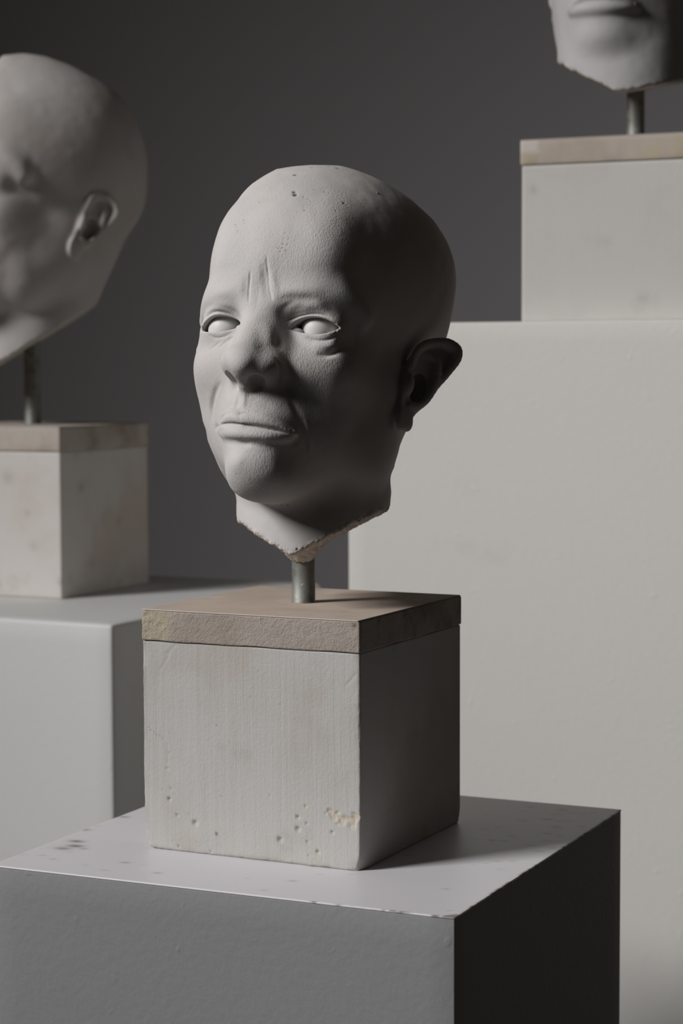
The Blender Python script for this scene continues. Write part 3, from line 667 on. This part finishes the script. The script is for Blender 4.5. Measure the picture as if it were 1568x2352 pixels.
STROKES = [["g",-1.3,0.75,0.3,[[2.92,96.56,42.12],[4.27,96.04,31.1],[5.28,95.35,22.93],[6.82,95.18,18.23],[8.71,94.49,13.38]]],["g",-1.6,2.6,0.4,[[1.28,96.72,37.96],[2.67,95.66,27.08],[4.32,95.31,20.19],[7.64,94.73,13.34]]],["g",0.8,2.2,0.3,[[7.06,95.91,32.45],[8.57,95.27,25.64],[11.38,94.77,18.23]]],["g",-1.2,0.8,0.3,[[-7.54,96.04,32.81],[-7.92,95.56,24.59],[-7.99,95.49,18.49],[-7.07,95.56,12.06]]],["g",-0.9,2.4,0.3,[[-10.46,95.44,28.87],[-9.99,95.46,20.49],[-8.89,95.28,14.11]]],["g",-2.2,19,0.1,[[52.07,56.08,75.76],[58.08,57.91,58.06],[59.93,56.6,35.84],[59.37,59.07,18.42]]],["g",1.7,5.0,0.2,[[7.1,97.13,-1.6],[9.94,98.52,-9.67],[11.63,101.76,-18.67]]],["g",-1.3,3.5,0.2,[[13.78,94.51,-10.16],[16.24,95.94,-17.39]]],["g",3.0,9,0.2,[[20.7,87.79,-15.57],[25.77,85.95,-28.95],[27.34,81.89,-40.43]]],["g",-1.0,0.9,0.12,[[-34.53,70.75,-61.43],[-23.55,87.87,-63.89],[-14.75,96.57,-65.02],[-4.93,101.36,-66.07],[0.32,101.72,-66.53],[7.8,99.93,-67.25],[14.42,97.52,-68.12],[21.26,93.68,-68.99],[25.77,89.22,-69.74]]],["g",-0.5,1.2,0.2,[[-28.01,79.11,-58.3],[-17.15,95.84,-59.12],[-10.53,101.58,-58.9],[-4.52,103.34,-60.34],[-0.46,102.71,-59.4],[8.14,101.9,-60.86],[18.17,97.45,-64.58],[23.48,92.42,-67.38]]],["g",0.4,1.2,0.2,[[-28.14,79.12,-56.91],[-20.39,89.0,-56.38],[-10.51,100.67,-57.35],[-5.03,102.55,-58.82],[-0.47,101.75,-57.84],[8.17,101.0,-59.32],[18.4,96.95,-63.12]]],["g",-1.0,3.0,0.3,[[11.89,93.56,12.99],[18.53,92.97,15.21],[27.36,91.0,15.51],[35.62,87.48,14.57]]],["g",1.1,3.0,0.3,[[24.86,87.61,10.34],[33.1,86.55,11.82],[40.69,82.01,10.31]]],["g",-0.7,2.2,0.3,[[13.88,90.45,8.19],[17.87,90.72,11.36],[23.12,90.97,13.4]]],["g",0.8,3,0.3,[[-36.08,86.26,12.46],[-25.22,89.81,12.48],[-17.7,89.04,9.16]]],["g",1.0,4.5,0.3,[[12.47,94.78,19.31],[19.47,93.7,18.31],[28.79,91.73,19.71],[39.91,87.08,20.64]]],["g",0.9,4.0,0.3,[[-15.83,95.07,19.89],[-24.0,93.88,20.38],[-34.91,90.0,19.38]]],["g",-0.9,3.6,0.4,[[12.27,92.7,10.99],[13.62,89.39,5.69],[14.82,86.46,0.85]]],["g",-0.8,0.8,0.2,[[14.12,87.71,1.66],[17.39,84.16,3.85],[23.54,83.66,5.53],[31.01,84.08,6.67],[38.33,82.64,6.61],[43.47,80.45,4.29]]],["g",0.4,2.0,0.2,[[14.91,87.49,5.02],[21.25,85.69,8.12],[29.91,85.48,9.38],[38.96,82.6,9.37],[44.47,79.04,6.27]]],["g",-0.8,0.9,0.2,[[-46.25,78.06,5.9],[-40.56,82.6,8.37],[-32.79,86.08,9.06],[-25.48,85.11,7.48],[-18.88,83.59,3.8]]],["g",0.7,1.8,0.2,[[-45.59,77.62,9.69],[-34.31,86.56,11.51],[-24.96,86.67,9.89],[-18.41,84.95,5.7]]],["g",-0.9,1.1,0.25,[[27.39,83.08,-7.67],[34.65,82.43,-9.83],[42.39,80.19,-8.58],[46.77,77.45,-4.7]]],["g",2.0,3.2,0.3,[[32.02,82.66,-12.32],[39.91,80.32,-13.26],[46.37,75.39,-10.28]]],["g",-1.8,2.0,0.3,[[36.37,82.79,-17.91],[42.25,80.04,-18.18],[47.27,74.59,-14.51]]],["g",-0.6,0.9,0.3,[[-39.87,82.73,-4.65],[-34.18,83.23,-7.11],[-27.84,83.84,-6.5],[-21.92,84.02,-3.82]]],["g",-0.6,1.0,0.3,[[-31.8,83.65,-13.97],[-27.44,83.86,-10.71],[-23.04,84.03,-8.01],[-14.53,94.43,-7.24]]],["g",-0.4,0.9,0.3,[[-39.67,81.14,-14.99],[-35.0,82.39,-12.52],[-29.32,83.46,-8.91]]],["g",-1.0,2.6,0.3,[[18.85,94.54,-34.06],[19.21,87.8,-38.9],[21.39,85.75,-43.96],[24.95,84.25,-51.87],[27.17,82.28,-56.95],[29.2,79.24,-61.82]]],["g",-0.8,1.3,0.3,[[27.66,81.69,-58.74],[29.57,78.22,-64.35],[30.3,74.62,-70.51],[30.06,69.91,-77.86]]],["g",0.6,1.8,0.4,[[29.79,78.72,-57.61],[31.3,75.53,-63.83],[31.8,72.07,-70.02],[30.7,68.7,-77.64]]],["g",-1.6,1.6,0.3,[[17.38,102.21,-24.83],[19.75,99.47,-29.15],[18.85,94.54,-34.06],[16.31,93.23,-38.68]]],["g",-1.2,2.0,0.3,[[-28.7,81.51,-35.36],[-35.07,75.98,-41.72],[-39.59,69.48,-50.22],[-40.14,66.21,-58.02]]],["g",0.25,2.4,0.3,[[-39.06,75.03,-40.11],[-42.41,67.57,-49.83],[-41.56,65.51,-56.48]]],["g",-1.0,1.7,0.2,[[-7.45,98.23,-45.1],[-7.5,98.92,-50.71],[-7.34,100.73,-56.0]]],["g",0.6,1.5,0.25,[[-2.08,101.29,-45.76],[-2.55,99.91,-50.93],[-1.73,101.17,-56.64]]],["g",0.6,1.5,0.25,[[-12.97,93.8,-43.59],[-13.83,94.66,-49.27],[-15.1,95.3,-54.9]]],["g",-1.1,3.0,0.3,[[-20.06,87.07,-73.11],[-8.1,95.85,-76.06],[1.65,97.56,-76.59],[12.99,96.85,-75.31]]],["g",-1.3,2.0,0.3,[[-6.4,96.24,-76.39],[-1.66,96.67,-77.26],[2.92,97.04,-77.03]]],["g",-1.0,2.6,0.2,[[26.74,88.09,-69.8],[27.3,85.05,-71.39],[26.47,80.04,-73.73]]],["g",-1.0,1.8,0.2,[[-33.17,72.28,-61.44],[-37.34,67.3,-62.45]]],["g",1.3,6.5,0.2,[[-11.38,93.2,-86.51],[-0.7,96.15,-90.47]]],["g",-0.8,5,0.3,[[18.27,87.9,-81.22],[21.03,82.53,-89.75],[19.43,80.95,-96.3]]]]
DOTS = [[2.0,0.9,[9.8,77.17,86.25]],[1.6,0.7,[8.31,75.59,88.49]],[1.7,0.5,[0.18,59.11,105.24]],[0.9,0.5,[-12.07,54.92,107.83]],[1,0.5,[-11.67,42.16,116.19]],[1,0.5,[5.56,45.02,114.18]],[1.2,0.5,[13.26,35.53,117.39]],[1.9,0.5,[19.03,34.38,116.3]],[1.3,0.6,[39.11,65.89,83.03]],[1,0.4,[40.64,65.13,82.34]],[1,-0.4,[47.75,33.31,99.03]],[0.8,0.4,[38.03,74.65,75.4]],[0.7,0.5,[20.52,83.45,73.77]],[0.7,0.4,[25.71,67.47,90.21]],[0.6,0.4,[28.65,66.47,89.54]],[0.7,0.4,[-12.83,80.44,81.36]],[0.6,0.4,[19.29,76.94,83.09]],[0.5,0.4,[19.09,69.76,91.23]],[0.6,0.4,[15.92,77.03,84.33]],[0.5,0.4,[21.25,77.68,81.37]],[0.6,0.4,[12.71,92.76,56.8]],[0.6,0.4,[12.63,93.81,52.88]],[0.7,0.4,[12.66,94.51,49.34]],[0.6,0.4,[12.53,94.96,46.44]],[0.6,0.4,[14.92,94.72,45.04]],[0.6,0.4,[11.71,95.33,44.14]],[0.6,0.4,[15.51,94.14,48.8]],[0.5,0.4,[15.72,93.37,52.63]],[0.5,0.4,[10.31,95.32,46.41]],[0.5,0.4,[-19.56,86.92,68.07]],[0.5,0.4,[-18.48,88.17,65.97]],[0.6,0.4,[-24.97,87.16,65.08]],[0.5,0.4,[-23.54,88.46,62.95]],[0.6,0.4,[-22.11,89.73,60.56]],[0.5,0.4,[-21.38,90.37,59.22]],[0.6,0.5,[62.88,1.9,-5.59]],[0.7,0.5,[-6.56,92.79,-95.65]],[0.5,0.4,[30.32,83.45,-33.1]],[0.8,0.4,[3.2,45.25,-107.23]],[0.9,0.5,[6.86,44.01,-106.97]],[0.7,0.3,[23.46,56.25,-97.58]],[1.2,0.6,[12.17,35.58,-134.09]],[1,0.5,[-0.55,-5.54,-131.04]]]
WARP_L = [[[-1.44,65.04,99.01],[0.49,49.39,110.43],[9.57,30.71,118.97],[15.28,9.42,123.7],[18.32,3.47,123.82],[24.66,-23.51,121.8],[38.3,-40.56,111.25],[36.4,-65.39,100.41],[41.85,-76.86,84.95],[38.88,-88.87,70.37],[37.74,-93.65,58.74],[34.83,-96.85,40.49],[33.53,-90.2,13.38],[33.35,-87.13,-10.34],[36.12,-82.9,-34.47],[31.58,-84.62,-46.52],[-60.0,0.0,0.0],[-70.0,-20.0,40.0],[-45.0,-80.0,40.0],[0.0,-106.0,45.0],[-50.0,-60.0,100.0],[-50.0,0.0,-60.0],[-45.0,-50.0,10.0],[0.0,-60.0,-10.0],[-40.0,40.0,90.0],[70.0,10.0,40.0],[60.0,40.0,60.0],[30.0,70.0,80.0],[0.0,100.0,-10.0],[20.0,90.0,-60.0],[-30.0,80.0,-40.0],[60.0,30.0,-30.0]],[[0.02345,-0.10482,-0.36363],[0.00603,-0.02782,-0.09753],[0.0268,-0.03938,-0.04222],[0.55392,-0.68273,-0.26328],[-0.63085,0.78022,0.31225],[-0.03653,0.04081,-0.00218],[0.01437,-0.01633,-0.0004],[0.03541,-0.03814,0.00871],[-0.01256,0.01263,-0.00725],[0.03336,-0.03569,0.00935],[0.03405,-0.03644,0.00948],[0.07184,-0.07655,0.02156],[0.01641,-0.01771,0.00388],[0.00712,-0.00778,0.00124],[0.03931,-0.04204,0.01108],[0.04352,-0.04957,-0.00181],[0.01074,-0.01199,0.0007],[0.01141,-0.01353,-0.00292],[0.00306,-0.00461,-0.00536],[-0.13065,0.13706,-0.0492],[0.02373,-0.0226,0.01958],[-0.01761,0.01637,-0.0164],[0.00641,-0.00761,-0.00167],[-0.09484,0.10056,-0.03074],[0.00359,0.04605,0.23269],[-0.0277,0.02701,-0.01993],[0.01305,-0.0124,0.01088],[-0.00536,0.0639,0.26853],[0.01238,-0.00829,0.02647],[-0.00803,0.00669,-0.01109],[0.00959,-0.00951,0.0062],[-0.03544,0.03424,-0.02696],[-3.97915,4.74781,1.16398],[-2.82445,2.83556,-1.65553],[3.26245,-2.88643,3.71775],[2.53064,-1.95298,4.21162]]]
WARP_R = [[[-59.85,42.59,-43.5],[-60.85,37.71,-55.52],[-60.19,36.66,-70.53],[-57.12,42.6,-94.43],[-60.0,0.0,0.0],[-70.0,-20.0,40.0],[-45.0,-80.0,40.0],[0.0,-106.0,45.0],[-50.0,-60.0,100.0],[-50.0,0.0,-60.0],[-45.0,-50.0,10.0],[0.0,-60.0,-10.0],[-40.0,40.0,90.0],[70.0,10.0,40.0],[60.0,40.0,60.0],[30.0,70.0,80.0],[0.0,100.0,-10.0],[20.0,90.0,-60.0],[-30.0,80.0,-40.0],[60.0,30.0,-30.0]],[[0.01393,-0.00611,0.00103],[-0.03697,0.01622,-0.00272],[-0.03659,0.01606,-0.0027],[-0.06765,0.02969,-0.00499],[0.00687,-0.00301,0.00051],[0.00578,-0.00254,0.00043],[0.00485,-0.00213,0.00036],[-0.00576,0.00253,-0.00042],[-0.00595,0.00261,-0.00044],[0.08672,-0.03806,0.00639],[-0.00211,0.00093,-0.00016],[-0.00165,0.00072,-0.00012],[-0.00102,0.00045,-7e-05],[-0.0092,0.00404,-0.00068],[-0.00736,0.00323,-0.00054],[-0.00794,0.00349,-0.00059],[-0.00677,0.00297,-0.0005],[0.02255,-0.0099,0.00166],[0.05075,-0.02227,0.00374],[-0.00248,0.00109,-0.00018],[2.86071,-1.25535,0.21082],[-2.00617,0.88036,-0.14785],[0.38156,-0.16744,0.02812],[-2.31846,1.0174,-0.17086]]]
CUT_C = [(-0.4444, 0.0115, -0.8958, 120.66), (0.4358, -0.2866, -0.8532, 111.92)]
PLUG_C = [((-8.4, -14.5, -123), (15, 15, 9)), ((-8, -15, -128), (9.5, 9.5, 8))]
EAR_C = EAR; NECK_C = NECK
make_head((-.0275, 1.5018, EYE - .16798), (-23, -12.5, -.3), 1.085, (-.0165, 1.505, .0095), WARP_C, STROKES, DOTS, PL1, EYEM,
          'central bald frowning plaster head, sharply in focus, with smooth white eyes', 2.0, 2, CUT_C, PLUG_C, EAR_C, NECK_C, .043)
make_head((-.3187, 2.1655, EYE - .05594), (-48, -18, 0), 1.16, (-0.3125, 2.165, 0.16), WARP_L, [], [], PL2, EYEM,
          'blurred plaster head at the left edge, brown-rubbed skull and small flat ear', 3.0, 1, [(0.2709, -0.6519, -0.7083, 101.7)], [], {'A': (68.5, -10, -9), 'e1': (0.22, -0.9755, 0), 'e2': (-0.04, -0.2, 0.979), 'n': (0.9755, 0.22, 0.05), 'out': [(-3.28, 15.64), (3.444, 25.024), (8.938, 28.060000000000002), (17.466, 30.912000000000003), (23.287999999999997, 28.52), (26.404, 23.552000000000003), (25.666, 16.560000000000002), (22.386, 10.396), (18.86, 3.22), (12.873999999999999, -7.452), (5.904, -18.124), (0.328, -26.128), (-4.428, -30.452), (-7.133999999999999, -29.532000000000004), (-8.282, -24.380000000000003), (-6.56, -9.200000000000001)]}, [(0, -30, -5, 67), (0, -34, -70, 58), (0, -34, -150, 56)], .115)
make_head((.2804, 2.0079, EYE + .21146), (-24, -10, 0), 1.12, (0.2765, 2.0, 0.3818), WARP_R, [], [], PL3, EYEM,
          'blurred plaster head cropped by the top right corner, only chin and jaw in view', 3.0, 1, [(-0.4334, -0.1499, -0.8886, 104.49), (0.1008, -0.3161, -0.9434, 105.77)], [], {'A': (71, -2, -20), 'e1': (0.6157, -0.788, 0), 'e2': (-0.0868, -0.0678, 0.9939), 'n': (0.7832, 0.6119, 0.1101), 'out': [(-4, 17), (4.2, 27.2), (10.9, 30.5), (21.3, 33.6), (28.4, 31.0), (32.2, 25.6), (31.3, 18.0), (27.3, 11.3), (23.0, 3.5), (15.7, -8.1), (7.2, -19.7), (0.4, -28.4), (-5.4, -33.1), (-8.7, -32.1), (-10.1, -26.5), (-8, -10)]}, [(0, 18, -50, 62), (0, 24, -85, 60), (0, 26, -150, 60)], .07)
